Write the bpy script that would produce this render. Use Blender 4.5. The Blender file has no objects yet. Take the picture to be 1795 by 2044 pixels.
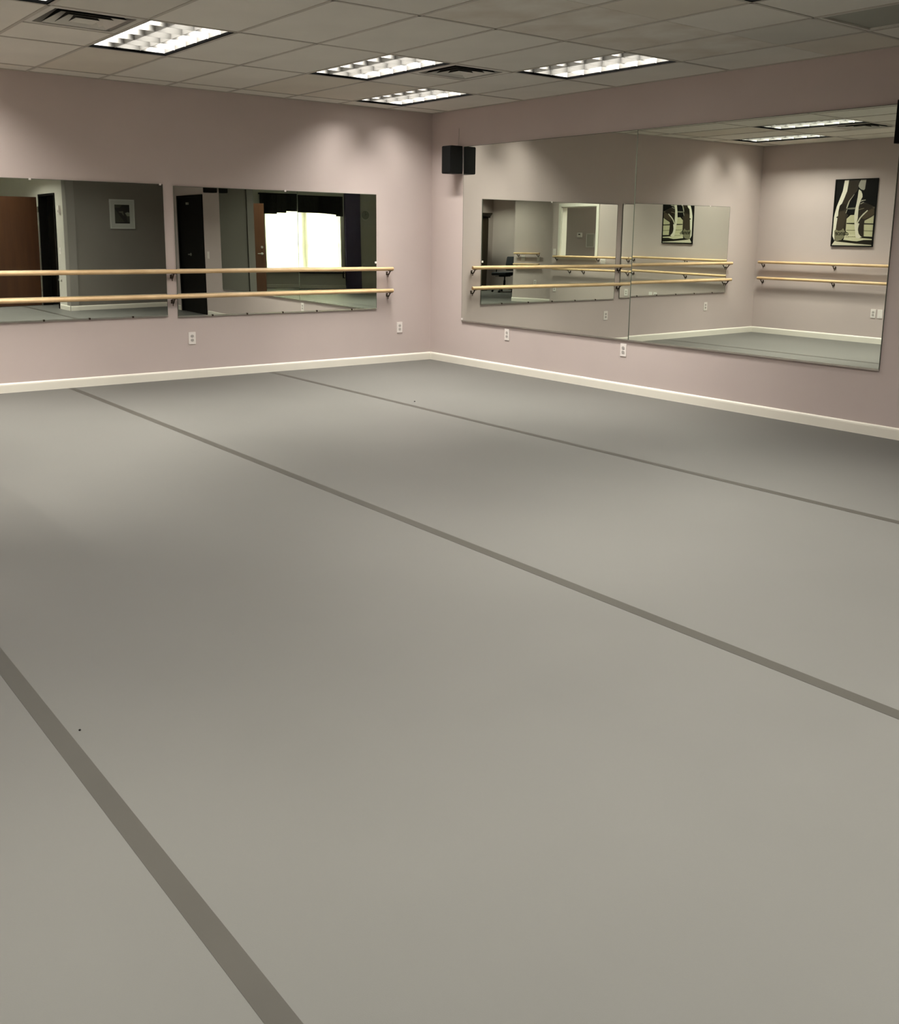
import bpy, math, random
from mathutils import Vector, Matrix

random.seed(7)
scene = bpy.context.scene
COL = scene.collection

# ------------------------------------------------------------------ camera
H = 2.706                       # ceiling height
CAM = Vector((-6.841, -9.177, 1.395))
yaw, pitch, roll = math.radians(37.855), math.radians(-11.1685), math.radians(0.7267)
fwd = Vector((math.sin(yaw) * math.cos(pitch), math.cos(yaw) * math.cos(pitch), math.sin(pitch)))
rgt = Vector((math.cos(yaw), -math.sin(yaw), 0))
upv = rgt.cross(fwd)
r2 = math.cos(roll) * rgt + math.sin(roll) * upv
u2 = -math.sin(roll) * rgt + math.cos(roll) * upv
cam_data = bpy.data.cameras.new('camera')
cam = bpy.data.objects.new('camera', cam_data)
COL.objects.link(cam)
cam.matrix_world = Matrix(((r2.x, u2.x, -fwd.x, CAM.x), (r2.y, u2.y, -fwd.y, CAM.y), (r2.z, u2.z, -fwd.z, CAM.z), (0, 0, 0, 1)))
cam_data.sensor_fit = 'HORIZONTAL'
cam_data.sensor_width = 36
cam_data.lens = 1994.87 * 36 / 1795
cam_data.shift_y = -(1022 - 864.29) / 1795
cam_data.clip_start = 0.05
scene.camera = cam

# ------------------------------------------------------------------ world, exposure
world = bpy.data.worlds.new('overcast_sky')
scene.world = world
world.use_nodes = True
bg = world.node_tree.nodes['Background']
bg.inputs[0].default_value = (0.93, 0.97, 1.0, 1)
bg.inputs[1].default_value = 30.0
vs = scene.view_settings
vs.view_transform = 'Standard'
vs.look = 'None'
vs.gamma = 1
vs.use_curve_mapping = False
vs.exposure = 0.0
LAMP_W = 50.0                   # watts of each outer lamp bank in a lit troffer
LAMP_COL = (1.0, 0.955, 0.87)
cy = scene.cycles
cy.max_bounces = 10
cy.diffuse_bounces = 5
cy.glossy_bounces = 8
cy.caustics_reflective = False
cy.caustics_refractive = False
cy.sample_clamp_indirect = 20.0

# ------------------------------------------------------------------ materials
def mat(name, col, rough=0.6, metal=0.0, spec=0.5, noise=0.0, nscale=8.0, bump=0.0, bscale=200.0, stretch=None, col2=None, emit=None):
    m = bpy.data.materials.new(name)
    m.use_nodes = True
    nt = m.node_tree
    b = nt.nodes['Principled BSDF']
    b.inputs['Base Color'].default_value = (*col, 1)
    b.inputs['Roughness'].default_value = rough
    b.inputs['Metallic'].default_value = metal
    b.inputs['Specular IOR Level'].default_value = spec
    tc = nt.nodes.new('ShaderNodeTexCoord')
    mp = nt.nodes.new('ShaderNodeMapping')
    if stretch: mp.inputs['Scale'].default_value = stretch
    nt.links.new(tc.outputs['Object'], mp.inputs['Vector'])
    if noise > 0 or col2:
        n = nt.nodes.new('ShaderNodeTexNoise')
        n.inputs['Scale'].default_value = nscale
        n.inputs['Detail'].default_value = 5
        nt.links.new(mp.outputs[0], n.inputs['Vector'])
        r = nt.nodes.new('ShaderNodeValToRGB')
        c2 = col2 or tuple(max(0, c * (1 - noise)) for c in col)
        r.color_ramp.elements[0].color = (*c2, 1)
        r.color_ramp.elements[1].color = (*col, 1)
        r.color_ramp.elements[0].position = 0.35
        r.color_ramp.elements[1].position = 0.65
        nt.links.new(n.outputs['Fac'], r.inputs['Fac'])
        nt.links.new(r.outputs[0], b.inputs['Base Color'])
    if bump > 0:
        n2 = nt.nodes.new('ShaderNodeTexNoise')
        n2.inputs['Scale'].default_value = bscale
        n2.inputs['Detail'].default_value = 3
        nt.links.new(tc.outputs['Object'], n2.inputs['Vector'])
        bp = nt.nodes.new('ShaderNodeBump')
        bp.inputs['Strength'].default_value = bump
        bp.inputs['Distance'].default_value = 0.002
        nt.links.new(n2.outputs['Fac'], bp.inputs['Height'])
        nt.links.new(bp.outputs[0], b.inputs['Normal'])
    if emit:
        b.inputs['Emission Color'].default_value = (*emit[0], 1)
        b.inputs['Emission Strength'].default_value = emit[1]
    return m

M = {}
M['wall'] = mat('mauve_grey_paint', (0.555, 0.475, 0.455), 0.7, spec=0.25, noise=0.04, nscale=1.5, bump=0.15, bscale=260)
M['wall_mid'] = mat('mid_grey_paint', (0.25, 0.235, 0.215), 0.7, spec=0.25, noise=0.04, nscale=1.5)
M['wall_dim'] = mat('shade_darkened_paint', (0.20, 0.185, 0.165), 0.7, spec=0.25, noise=0.04, nscale=1.5)  # return wall colour darkened to stand in for the dim light there
M['wall_grey'] = mat('grey_paint', (0.43, 0.41, 0.375), 0.7, spec=0.25, noise=0.04, nscale=1.5, bump=0.15, bscale=260)
M['wall_pale'] = mat('pale_paint', (0.62, 0.60, 0.54), 0.7, spec=0.25, noise=0.04, nscale=1.5)
M['wall_purple'] = mat('purple_paint', (0.105, 0.085, 0.16), 0.6, spec=0.25, noise=0.05, nscale=2)
M['trim'] = mat('white_trim_paint', (0.80, 0.77, 0.69), 0.35, spec=0.4, noise=0.03, nscale=3)
M['marley'] = mat('grey_marley_vinyl', (0.108, 0.107, 0.0995), 0.48, spec=0.22, noise=0.07, nscale=0.9, bump=0.10, bscale=420)
M['tape'] = mat('grey_floor_tape', (0.052, 0.0493, 0.0425), 0.45, spec=0.22, noise=0.08, nscale=3)
M['subfloor'] = mat('subfloor', (0.2, 0.2, 0.19), 0.6)
M['plenum'] = mat('plenum_board', (0.15, 0.15, 0.14), 0.9)
M['tile'] = mat('acoustic_tile', (0.74, 0.725, 0.665), 0.9, spec=0.1, noise=0.05, nscale=2.2, bump=0.35, bscale=150)
M['tile_b'] = mat('acoustic_tile_yellowed', (0.69, 0.655, 0.575), 0.9, spec=0.1, noise=0.05, nscale=2.2, bump=0.35, bscale=150)
M['tile_c'] = mat('acoustic_tile_grey', (0.63, 0.62, 0.565), 0.9, spec=0.1, noise=0.05, nscale=2.2, bump=0.35, bscale=150)
M['tile_s'] = mat('acoustic_tile_stained', (0.74, 0.725, 0.665), 0.9, spec=0.1, nscale=2.6, col2=(0.61, 0.565, 0.49), bump=0.35, bscale=150)
M['tee'] = mat('ceiling_grid_enamel', (0.45, 0.425, 0.375), 0.5, noise=0.04, nscale=5)
M['vent'] = mat('vent_enamel', (0.62, 0.61, 0.56), 0.45, noise=0.05, nscale=5)
M['vent_dark'] = mat('vent_throat', (0.02, 0.02, 0.018), 0.8)
M['black'] = mat('black_satin', (0.005, 0.005, 0.0045), 0.55, spec=0.15)
M['flat_black'] = mat('flat_black_enamel', (0.001, 0.001, 0.001), 0.9, spec=0.0)
M['blackcloth'] = mat('black_grille_cloth', (0.006, 0.006, 0.006), 0.9, spec=0.1, bump=0.5, bscale=600)
M['louver'] = mat('louver_aluminium', (0.22, 0.216, 0.205), 0.35, spec=0.15, noise=0.03, nscale=4)
M['lens'] = mat('dull_acrylic_lens', (0.30, 0.305, 0.26), 0.5, noise=0.05, nscale=3)
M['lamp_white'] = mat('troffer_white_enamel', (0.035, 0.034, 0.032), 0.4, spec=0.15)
M['wood'] = mat('maple_barre_wood', (0.74, 0.53, 0.30), 0.42, spec=0.4, nscale=6, col2=(0.64, 0.44, 0.24), stretch=(1, 1, 1))
M['bronze'] = mat('dark_bronze_bracket', (0.045, 0.03, 0.02), 0.4, metal=0.6)
M['plate'] = mat('white_plastic_plate', (0.80, 0.75, 0.72), 0.35, noise=0.02, nscale=20)
M['slot'] = mat('outlet_face_grey', (0.46, 0.43, 0.41), 0.4)
M['slot_dark'] = mat('outlet_slot', (0.07, 0.065, 0.06), 0.6)
M['steel'] = mat('brushed_steel', (0.55, 0.54, 0.50), 0.3, metal=1.0, noise=0.05, nscale=30)
M['door_dark'] = mat('dark_stained_door', (0.005, 0.0042, 0.0035), 0.5, spec=0.15, noise=0.3, nscale=3, stretch=(4, 4, 0.5))
M['door_wood'] = mat('orange_brown_oak_door', (0.068, 0.024, 0.006), 0.45, nscale=3, col2=(0.052, 0.017, 0.0043), stretch=(5, 5, 0.4))
M['cabinet'] = mat('dark_walnut', (0.045, 0.03, 0.016), 0.45, nscale=3, col2=(0.03, 0.02, 0.01), stretch=(5, 5, 0.4))
M['fabric_dark'] = mat('black_chair_fabric', (0.02, 0.022, 0.028), 0.9, bump=0.3, bscale=400)
M['valance'] = mat('black_valance_cloth', (0.012, 0.013, 0.010), 0.95, noise=0.2, nscale=20)
M['cream'] = mat('cream_window_frame', (0.70, 0.66, 0.50), 0.5, noise=0.03, nscale=8)
M['clockface'] = mat('grey_clock_face', (0.30, 0.31, 0.28), 0.4)
M['ground'] = mat('pale_paving', (0.5, 0.5, 0.47), 0.9, noise=0.1, nscale=2)

def mirror_material(name, col, rough=0.0):
    m = bpy.data.materials.new(name); m.use_nodes = True
    b = m.node_tree.nodes['Principled BSDF']
    b.inputs['Base Color'].default_value = (*col, 1)
    b.inputs['Metallic'].default_value = 1.0
    b.inputs['Roughness'].default_value = rough
    return m
M['mirror'] = mirror_material('silvered_mirror', (0.795, 0.84, 0.775))
M['mirror_edge'] = mat('mirror_edge_green', (0.10, 0.12, 0.09), 0.3)
def glass_material():
    m = bpy.data.materials.new('window_glass'); m.use_nodes = True
    nt = m.node_tree; nt.nodes.clear()
    o = nt.nodes.new('ShaderNodeOutputMaterial'); mix = nt.nodes.new('ShaderNodeMixShader')
    t = nt.nodes.new('ShaderNodeBsdfTransparent'); g = nt.nodes.new('ShaderNodeBsdfGlossy')
    g.inputs['Roughness'].default_value = 0.02; mix.inputs[0].default_value = 0.06
    nt.links.new(t.outputs[0], mix.inputs[1]); nt.links.new(g.outputs[0], mix.inputs[2]); nt.links.new(mix.outputs[0], o.inputs[0])
    return m
M['glass'] = glass_material()
def slat_material():
    m = bpy.data.materials.new('translucent_blind_slat'); m.use_nodes = True
    nt = m.node_tree; nt.nodes.clear()
    o = nt.nodes.new('ShaderNodeOutputMaterial'); mix = nt.nodes.new('ShaderNodeMixShader')
    d = nt.nodes.new('ShaderNodeBsdfDiffuse'); t = nt.nodes.new('ShaderNodeBsdfTranslucent')
    d.inputs[0].default_value = (0.8, 0.78, 0.68, 1); t.inputs[0].default_value = (0.85, 0.82, 0.70, 1); mix.inputs[0].default_value = 0.6
    nt.links.new(d.outputs[0], mix.inputs[1]); nt.links.new(t.outputs[0], mix.inputs[2]); nt.links.new(mix.outputs[0], o.inputs[0])
    return m
M['slat'] = slat_material()
GREYS = {}
def ink(r, g, b):
    k = (r, g, b)
    if k not in GREYS:
        f = lambda c: ((c / 255 + 0.055) / 1.055) ** 2.4 if c > 10 else c / 255 / 12.92
        GREYS[k] = mat('print_ink', (f(r), f(g), f(b)), 0.35, noise=0.06, nscale=60)
    return GREYS[k]

# ------------------------------------------------------------------ geometry helpers
class MB:
    def __init__(s): s.v = []; s.f = []; s.mi = []
    def poly(s, pts, mi=0):
        n = len(s.v); s.v += [tuple(p) for p in pts]; s.f.append(tuple(range(n, n + len(pts)))); s.mi.append(mi)
    def box(s, a, b, mi=0):
        x0, x1 = sorted((a[0], b[0])); y0, y1 = sorted((a[1], b[1])); z0, z1 = sorted((a[2], b[2]))
        n = len(s.v)
        s.v += [(x0, y0, z0), (x1, y0, z0), (x1, y1, z0), (x0, y1, z0), (x0, y0, z1), (x1, y0, z1), (x1, y1, z1), (x0, y1, z1)]
        for q in ((0, 3, 2, 1), (4, 5, 6, 7), (0, 1, 5, 4), (1, 2, 6, 5), (2, 3, 7, 6), (3, 0, 4, 7)):
            s.f.append(tuple(n + i for i in q)); s.mi.append(mi)
        return s
    def tube(s, pts, rad, seg=10, mi=0, cap=True):
        pts = [Vector(p) for p in pts]
        rads = rad if isinstance(rad, (list, tuple)) else [rad] * len(pts)
        rings = []
        for i, p in enumerate(pts):
            d = (pts[min(i + 1, len(pts) - 1)] - pts[max(i - 1, 0)]).normalized()
            a = Vector((0, 0, 1)) if abs(d.z) < 0.9 else Vector((1, 0, 0))
            e1 = d.cross(a).normalized(); e2 = d.cross(e1)
            n = len(s.v)
            for k in range(seg):
                t = 2 * math.pi * k / seg
                s.v.append(tuple(p + rads[i] * (math.cos(t) * e1 + math.sin(t) * e2)))
            rings.append(n)
        for a, b in zip(rings, rings[1:]):
            for k in range(seg):
                k2 = (k + 1) % seg
                s.f.append((a + k, b + k, b + k2, a + k2)); s.mi.append(mi)
        if cap:
            s.f.append(tuple(rings[0] + k for k in range(seg))); s.mi.append(mi)
            s.f.append(tuple(rings[-1] + k for k in reversed(range(seg)))); s.mi.append(mi)
        return s
    def disc_lathe(s, c, ax, prof, seg=24, mi=0):
        # prof: (radius, height along ax)
        ax = Vector(ax).normalized(); a = Vector((0, 0, 1)) if abs(ax.z) < 0.9 else Vector((1, 0, 0))
        e1 = ax.cross(a).normalized(); e2 = ax.cross(e1); c = Vector(c); rings = []
        for r, h in prof:
            n = len(s.v)
            for k in range(seg):
                t = 2 * math.pi * k / seg
                s.v.append(tuple(c + ax * h + r * (math.cos(t) * e1 + math.sin(t) * e2)))
            rings.append(n)
        for p, q in zip(rings, rings[1:]):
            for k in range(seg):
                k2 = (k + 1) % seg
                s.f.append((p + k, p + k2, q + k2, q + k)); s.mi.append(mi)
        s.f.append(tuple(rings[0] + k for k in reversed(range(seg)))); s.mi.append(mi)
        s.f.append(tuple(rings[-1] + k for k in range(seg))); s.mi.append(mi)
        return s
    def prism(s, poly, ax, a, b, mi=0):
        # poly: 2-D points; extruded along axis index ax from a to b
        def P(q, h):
            l = list(q); l.insert(ax, h); return tuple(l)
        n = len(s.v); k = len(poly)
        s.v += [P(q, a) for q in poly] + [P(q, b) for q in poly]
        for i in range(k):
            j = (i + 1) % k
            s.f.append((n + i, n + j, n + k + j, n + k + i)); s.mi.append(mi)
        s.f.append(tuple(n + i for i in reversed(range(k)))); s.mi.append(mi)
        s.f.append(tuple(n + k + i for i in range(k))); s.mi.append(mi)
        return s
    def mesh(s, name, mats, smooth=False, bevel=0):
        me = bpy.data.meshes.new(name)
        me.from_pydata(s.v, [], s.f)
        for m in (mats if isinstance(mats, (list, tuple)) else [mats]): me.materials.append(m)
        for p, i in zip(me.polygons, s.mi): p.material_index = i
        import bmesh
        bm = bmesh.new(); bm.from_mesh(me)
        bmesh.ops.recalc_face_normals(bm, faces=bm.faces)
        if bevel:
            bmesh.ops.bevel(bm, geom=list(bm.edges), offset=bevel, segments=2, affect='EDGES', profile=0.7)
        bm.to_mesh(me); bm.free()
        if smooth:
            for p in me.polygons: p.use_smooth = True
            try: me.set_sharp_from_angle(angle=math.radians(40))
            except Exception: pass
        me.update()
        return me
    def obj(s, name, mats, parent=None, smooth=False, bevel=0):
        return link(name, s.mesh(name, mats, smooth, bevel), parent)

def link(name, data, parent=None, loc=None):
    o = bpy.data.objects.new(name, data)
    COL.objects.link(o)
    if parent: o.parent = parent
    if loc: o.location = loc
    return o
def tag(o, label, cat, group=None, kind=None):
    o['label'] = label; o['category'] = cat
    if group: o['group'] = group
    if kind: o['kind'] = kind
    return o
def thing(name, label, cat, loc=(0, 0, 0), rot=None, group=None, kind=None):
    o = link(name, None); o.location = loc
    o.empty_display_size = 0.05
    if rot is not None: o.rotation_euler = rot
    return tag(o, label, cat, group, kind)
def struct(name, mb, m, label, cat, parent=None, smooth=False, bevel=0):
    o = mb.obj(name, m, parent, smooth, bevel)
    if not parent: tag(o, label, cat, None, 'structure')
    return o
def copy_tree(root, loc=None, rot=None, label=None, group=None):
    r = root.copy(); COL.objects.link(r)
    if loc is not None: r.location = loc
    if rot is not None: r.rotation_euler = rot
    if label: r['label'] = label
    if group: r['group'] = group
    for ch in list(root.children):
        c = ch.copy(); COL.objects.link(c); c.parent = r
        for g in list(ch.children):
            d = g.copy(); COL.objects.link(d); d.parent = c
    return r
def box(a, b): return MB().box(a, b)
# wall things are modelled in a local frame: X to the viewer's right, Y into the wall (so -Y is out into the room), Z up
def wall_rot(nx, ny):           # nx, ny: the wall's outward normal
    return (0, 0, math.atan2(-ny, -nx) - math.pi / 2)
ROT_LEFT = wall_rot(0, -1)      # wall y = 0 facing -y
ROT_RIGHT = wall_rot(-1, 0)     # wall x = 0 facing -x
ROT_OPP = wall_rot(1, 0)        # wall x = -6.07 facing +x
ROT_REAR = wall_rot(0, 1)       # rear walls facing +y

XO = -6.07                      # opposite wall plane
YP = -7.60                      # plane of the return wall with the small picture
XP = -1.69                      # plane of the pale wall with the doorway
YR = -13.10                     # rear window wall
XA = -7.51                      # alcove wall
HT = 2.95                       # top of shell

# ------------------------------------------------------------------ floor
fl = struct('floor', box((-10.8, -13.4, -0.12), (0.15, 0.15, -0.004)), M['subfloor'], 'grey vinyl dance floor laid in long strips', 'floor')
edges_x = [0.0, -2.05, -4.06, -6.11, -8.16, -10.7]
for a, b in zip(edges_x, edges_x[1:]):
    box((b + 0.0015, -13.1, -0.004), (a - 0.0015, 0.0, 0.0)).obj('vinyl_sheet', M['marley'], fl)
tme = box((-0.028, -13.05, 0.0), (0.028, -0.02, 0.0008)).mesh('floor_tape', M['tape'])
for x in edges_x[1:-1]:
    link('floor_tape', tme, fl, (x, 0, 0))

# ------------------------------------------------------------------ walls
struct('wall_left', box((-7.63, 0, -0.05), (0.15, 0.15, HT)), M['wall'], 'mauve grey wall behind the low mirrors and wooden barres', 'wall')
wr = MB()
wr.box((0, -6.04, -0.05), (0.15, 0.0, HT)); wr.box((0, -7.04, 2.04), (0.15, -6.04, HT)); wr.box((0, -13.25, -0.05), (0.15, -7.04, HT)); wr.box((0.121, -7.04, -0.05), (0.15, -6.04, 2.04))  # last panel, behind the dark door, is added to block outside light
struct('wall_right', wr, M['wall'], 'mauve grey wall carrying the large tall mirror', 'wall')
wo = MB()
PY0, PY1, PZ0, PZ1 = -4.24, -3.36, 1.04, 1.965      # pass-through opening
wo.box((XO - 0.12, PY1, -0.05), (XO, 0.0, H)); wo.box((XO - 0.12, -4.46, -0.05), (XO, PY0, H))
wo.box((XO - 0.12, PY0, -0.05), (XO, PY1, PZ0)); wo.box((XO - 0.12, PY0, PZ1), (XO, PY1, H))
struct('wall_opposite', wo, M['wall'], 'mauve grey wall with the dance poster and a hatch, seen in the mirror', 'wall')
struct('wall_return', box((-1.56, YP - 0.12, -0.05), (0.0, YP, H)), M['wall_dim'], 'return wall, its grey darkened to suggest dim light, holding the small white framed picture', 'wall')
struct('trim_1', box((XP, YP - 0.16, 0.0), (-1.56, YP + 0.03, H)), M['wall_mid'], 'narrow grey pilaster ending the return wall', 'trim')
wd = MB()
wd.box((XP, -8.14, -0.05), (XP + 0.12, YP - 0.16, H)); wd.box((XP, -9.06, 2.04), (XP + 0.12, -8.14, H)); wd.box((XP, YR, -0.05), (XP + 0.12, -9.06, H))
struct('wall_doorway', wd, M['wall_pale'], 'pale wall with a dark open doorway, seen in the low mirror', 'wall')
struct('wall_alcove', box((XA - 0.12, -7.16, -0.05), (XA, 0.0, HT)), M['wall'], 'grey wall with thermostat and two short barres, seen through the mirrors', 'wall')
struct('wall_office_side', box((-10.72, -7.16, -0.05), (XA - 0.12, -7.04, HT)), M['wall_grey'], 'grey side wall of the office', 'wall')
struct('wall_office_back', box((-10.74, -11.72, -0.05), (-10.62, -7.16, HT)), M['wall'], 'grey office wall behind the swivel chair', 'wall')
struct('wall_office_end', box((-10.62, -11.72, -0.05), (-8.20, -11.60, HT)), M['wall'], 'grey office wall behind the dark cabinet', 'wall')
struct('wall_corner', box((-8.32, -13.25, -0.05), (-8.20, -11.72, HT)), M['wall_grey'], 'grey wall beside the clock wall', 'wall')
WX0, WX1, WZ0, WZ1 = -6.93, -4.80, 0.46, 2.12        # window opening in the rear wall
wb = MB()
wb.box((WX1, YR - 0.15, -0.05), (0.0, YR, HT)); wb.box((-8.20, YR - 0.15, -0.05), (WX0, YR, HT))
wb.box((WX0, YR - 0.15, -0.05), (WX1, YR, WZ0)); wb.box((WX0, YR - 0.15, WZ1), (WX1, YR, HT))
struct('wall_rear', wb, M['wall_pale'], 'grey rear wall around the bright window, seen in the mirrors', 'wall')
struct('trim_2', box((-7.50, YR, 0.0), (-7.05, YR + 0.07, H)), M['wall_purple'], 'dark purple painted pilaster between window and clock', 'trim')
struct('wall_hall', box((XP + 0.12, -10.6, -0.05), (0.0, -10.48, H)), M['wall_grey'], 'dark hallway wall beyond the open doorway', 'wall')
struct('ground_outside', box((-30, -60, -0.4), (20, -13.3, -0.3)), M['ground'], 'pale ground outside the bright window', 'ground')

# baseboards: profile with a rounded top
def baseboard(name, p0, p1, n, label):
    # p0 -> p1 along the wall foot, n outward normal
    p0, p1, n = Vector((*p0, 0)), Vector((*p1, 0)), Vector((*n, 0))
    prof = [(0, 0), (0.013, 0), (0.013, 0.066), (0.011, 0.076), (0.006, 0.083), (0, 0.085)]
    mb = MB(); k = len(prof); base = len(mb.v)
    for p in (p0, p1):
        for d, z in prof: mb.v.append(tuple(p + n * d + Vector((0, 0, z))))
    for i in range(k):
        j = (i + 1) % k
        mb.f.append((i, j, k + j, k + i)); mb.mi.append(0)
    mb.f.append(tuple(reversed(range(k)))); mb.mi.append(0); mb.f.append(tuple(range(k, 2 * k))); mb.mi.append(0)
    return struct(name, mb, M['trim'], label, 'baseboard')
baseboard('baseboard_left', (-6.07, 0), (-0.013, 0), (0, -1), 'white baseboard under the wall with the low mirrors')
baseboard('baseboard_right', (0, 0), (0, -6.0), (-1, 0), 'white baseboard under the tall mirror wall')
baseboard('baseboard_right_end', (0, -7.09), (0, YP), (-1, 0), 'short white baseboard beyond the dark door')
baseboard('baseboard_opposite', (XO, -0.013), (XO, -4.46), (1, 0), 'white baseboard under the poster wall')
baseboard('baseboard_return', (-1.56, YP), (-0.013, YP), (0, 1), 'white baseboard under the small framed picture')
baseboard('baseboard_pilaster', (XP, YP + 0.03), (-1.56, YP + 0.03), (0, 1), 'white baseboard round the pilaster')
baseboard('baseboard_doorway', (XP, YP), (XP, -8.10), (-1, 0), 'white baseboard on the pale doorway wall')
baseboard('baseboard_alcove', (XA, -2.0), (XA, -7.16), (1, 0), 'white baseboard under the short barres')
baseboard('baseboard_rear', (XP, YR), (-7.05, YR), (0, 1), 'white baseboard under the bright window')

# ------------------------------------------------------------------ suspended ceiling
T = 0.6096
XG = [-T * (k + 1) for k in range(17)]
YG = [-0.288 - 2 * T * m for m in range(4)] + [-5.458]
while YG[-1] > -12.2: YG.append(YG[-1] - 2 * T)
ce = struct('ceiling', box((-10.8, -13.4, HT), (0.15, 0.15, HT + 0.08)), M['plenum'], 'suspended ceiling of white acoustic tiles in a metal grid', 'ceiling')
LIT = [  # (column k of right edge, y start (near y=0 side))
    (5, YG[1]), (2, YG[1]), (0, YG[0]), (0, YG[2]), (7, YG[0]), (7, YG[2]), (2, YG[4]), (5, YG[4]), (9, YG[5]), (3, YG[6]), (6, YG[6])]  # the final few are added out of view, brightening near floor and doorway wall
LIT_OFFICE = [(14, YG[8]), (10, YG[2])]  # alcove light is added to brighten the wall beyond the hatch
UNLIT = [(0, YG[4])]
VENTS = [(1, YG[2] + T, 'square ceiling air vent between two lit ceiling lights, nearer the corner'), (6, YG[2] + T, 'square ceiling air vent at the left beside a lit ceiling light')]
def key(k, y): return (k, round(y, 2))
taken = {key(k, y) for k, y in LIT + LIT_OFFICE + UNLIT}
vent_cells = {key(k, YG[1]) for k, _, _ in VENTS}
def in_room(x, y):
    return (XO - 0.1 < x < 0 and y > YP) or (-8.2 < x < XP and YR < y <= YP) or (XA < x <= XO and y > -7.6) or (-10.62 < x < XA and -11.6 < y < -7.16) or (XP <= x < 0 and -10.5 < y < YP)
tile_cache = {}
def tile(x0, x1, y0, y1, m):
    w, d = round(x1 - x0, 4), round(y1 - y0, 4)
    k = (w, d, m)
    if k not in tile_cache:
        tile_cache[k] = box((-w / 2 + 0.002, -d / 2 + 0.002, 0), (w / 2 - 0.002, d / 2 - 0.002, 0.016)).mesh('ceiling_tile', M[m])
    link('ceiling_tile', tile_cache[k], ce, ((x0 + x1) / 2, (y0 + y1) / 2, H + 0.002))
xs = [0.0] + XG
ys = [0.0] + YG + [YR]
special = {(3, 4): 'tile_s', (4, 4): 'tile_s', (2, 4): 'tile_s', (1, 4): 'tile_s'}
for j in range(len(ys) - 1):
    for i in range(len(xs) - 1):
        x1, x0, y1, y0 = xs[i], xs[i + 1], ys[j], ys[j + 1]
        cx_, cy_ = (x0 + x1) / 2, (y0 + y1) / 2
        if not in_room(cx_, cy_): continue
        k = i - 1
        if key(k, y1) in taken: continue
        if key(k, y1) in vent_cells and j == 2:
            tile(x0, x1, y1 - T, y1, 'tile')            # half tile beside the vent (vent takes the other half)
            continue
        if j == 4:                                      # odd row: a long tile and a short filler tile
            tile(x0, x1, -4.82, y1, special.get((i, j), 'tile'))
            tile(x0, x1, y0, -4.82, ['tile_b', 'tile_c', 'tile', 'tile_b', 'tile'][i % 5])
        else:
            tile(x0, x1, y0, y1, 'tile' if random.random() < 0.8 else random.choice(['tile_b', 'tile_c']))
bar_x = {}
for x in XG[:9]:
    box((x - 0.012, YP, H - 0.002), (x + 0.012, 0, H + 0.02)).obj('grid_bar', M['tee'], ce)
for x in XG[2:13]:
    if x < XP: box((x - 0.012, YR, H - 0.002), (x + 0.012, YP, H + 0.02)).obj('grid_bar', M['tee'], ce)
for y in YG:
    if y > YP: box((XO, y - 0.012, H - 0.002), (0, y + 0.012, H + 0.02)).obj('grid_bar', M['tee'], ce)
    else: box((-8.2, y - 0.012, H - 0.002), (XP, y + 0.012, H + 0.02)).obj('grid_bar', M['tee'], ce)
for k, yv, _ in VENTS:
    box((XG[k + 1], YG[1] - T - 0.012, H - 0.002), (XG[k], YG[1] - T + 0.012, H + 0.02)).obj('grid_bar', M['tee'], ce)
for a, b in (((XO, -0.022, H - 0.003), (0, 0, H + 0.002)), ((-0.022, YP, H - 0.003), (0, 0, H + 0.002)), ((XO, -4.46, H - 0.003), (XO + 0.022, 0, H + 0.002))):
    box(a, b).obj('wall_angle', M['tee'], ce)

# ------------------------------------------------------------------ ceiling lights (recessed troffers with deep louvers)
W2, L2 = T / 2 - 0.013, T - 0.013
def build_troffer(label):
    t = thing('ceiling_light', label, 'ceiling light', (0, 0, H), None, 'recessed louvered ceiling lights')
    fr = MB(); z1 = 0.017
    for a, b in (((-W2, -L2, 0), (-W2 + 0.009, L2, z1)), ((W2 - 0.009, -L2, 0), (W2, L2, z1)), ((-W2 + 0.009, -L2, 0), (W2 - 0.009, -L2 + 0.009, z1)), ((-W2 + 0.009, L2 - 0.009, 0), (W2 - 0.009, L2, z1))): fr.box(a, b)
    fr.obj('frame', M['flat_black'], t)
    hs = MB()
    hs.box((-W2, -L2, 0.17), (W2, L2, 0.18)); hs.box((-W2, -L2, z1), (-W2 + 0.006, L2, 0.17)); hs.box((W2 - 0.006, -L2, z1), (W2, L2, 0.17))
    hs.obj('housing', M['lamp_white'], t)
    for s_ in (-1, 1): MB().box((-W2 + 0.006, s_ * L2, z1), (W2 - 0.006, s_ * (L2 - 0.006), 0.17)).obj('end_plate', M['louver'], t)
    a, b = W2 - 0.009, L2 - 0.009
    me_l = MB().prism([(-0.0015, 0.014), (0.0015, 0.014), (0.006, 0.115), (-0.006, 0.115)], 1, -b, b)
    # prism axis 1: points are (x, z)
    me = me_l.mesh('long_blade', M['louver'])
    for i in (1, 2): link('long_blade', me, t, (-a + 2 * a * i / 3, 0, 0))
    me2 = MB().prism([(-0.0015, 0.014), (0.0015, 0.014), (0.006, 0.095), (-0.006, 0.095)], 0, -a, a).mesh('cross_blade', M['louver'])
    for i in range(1, 6): link('cross_blade', me2, t, (0, -b + 2 * b * i / 6, 0))
    for sx in (-1, 0, 1):
        MB().tube([(sx * 0.192, -b + 0.02, 0.154), (sx * 0.192, b - 0.02, 0.154)], 0.0125, 10).obj('fluorescent_tube', M['lamp_white'], t, True)
    return t
lamp_data = bpy.data.lights.new('lamp_bank', 'AREA')
lamp_data.shape = 'RECTANGLE'; lamp_data.size = 0.15; lamp_data.size_y = 1.14
lamp_data.energy = LAMP_W; lamp_data.color = LAMP_COL; lamp_data.spread = math.radians(142)
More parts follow.
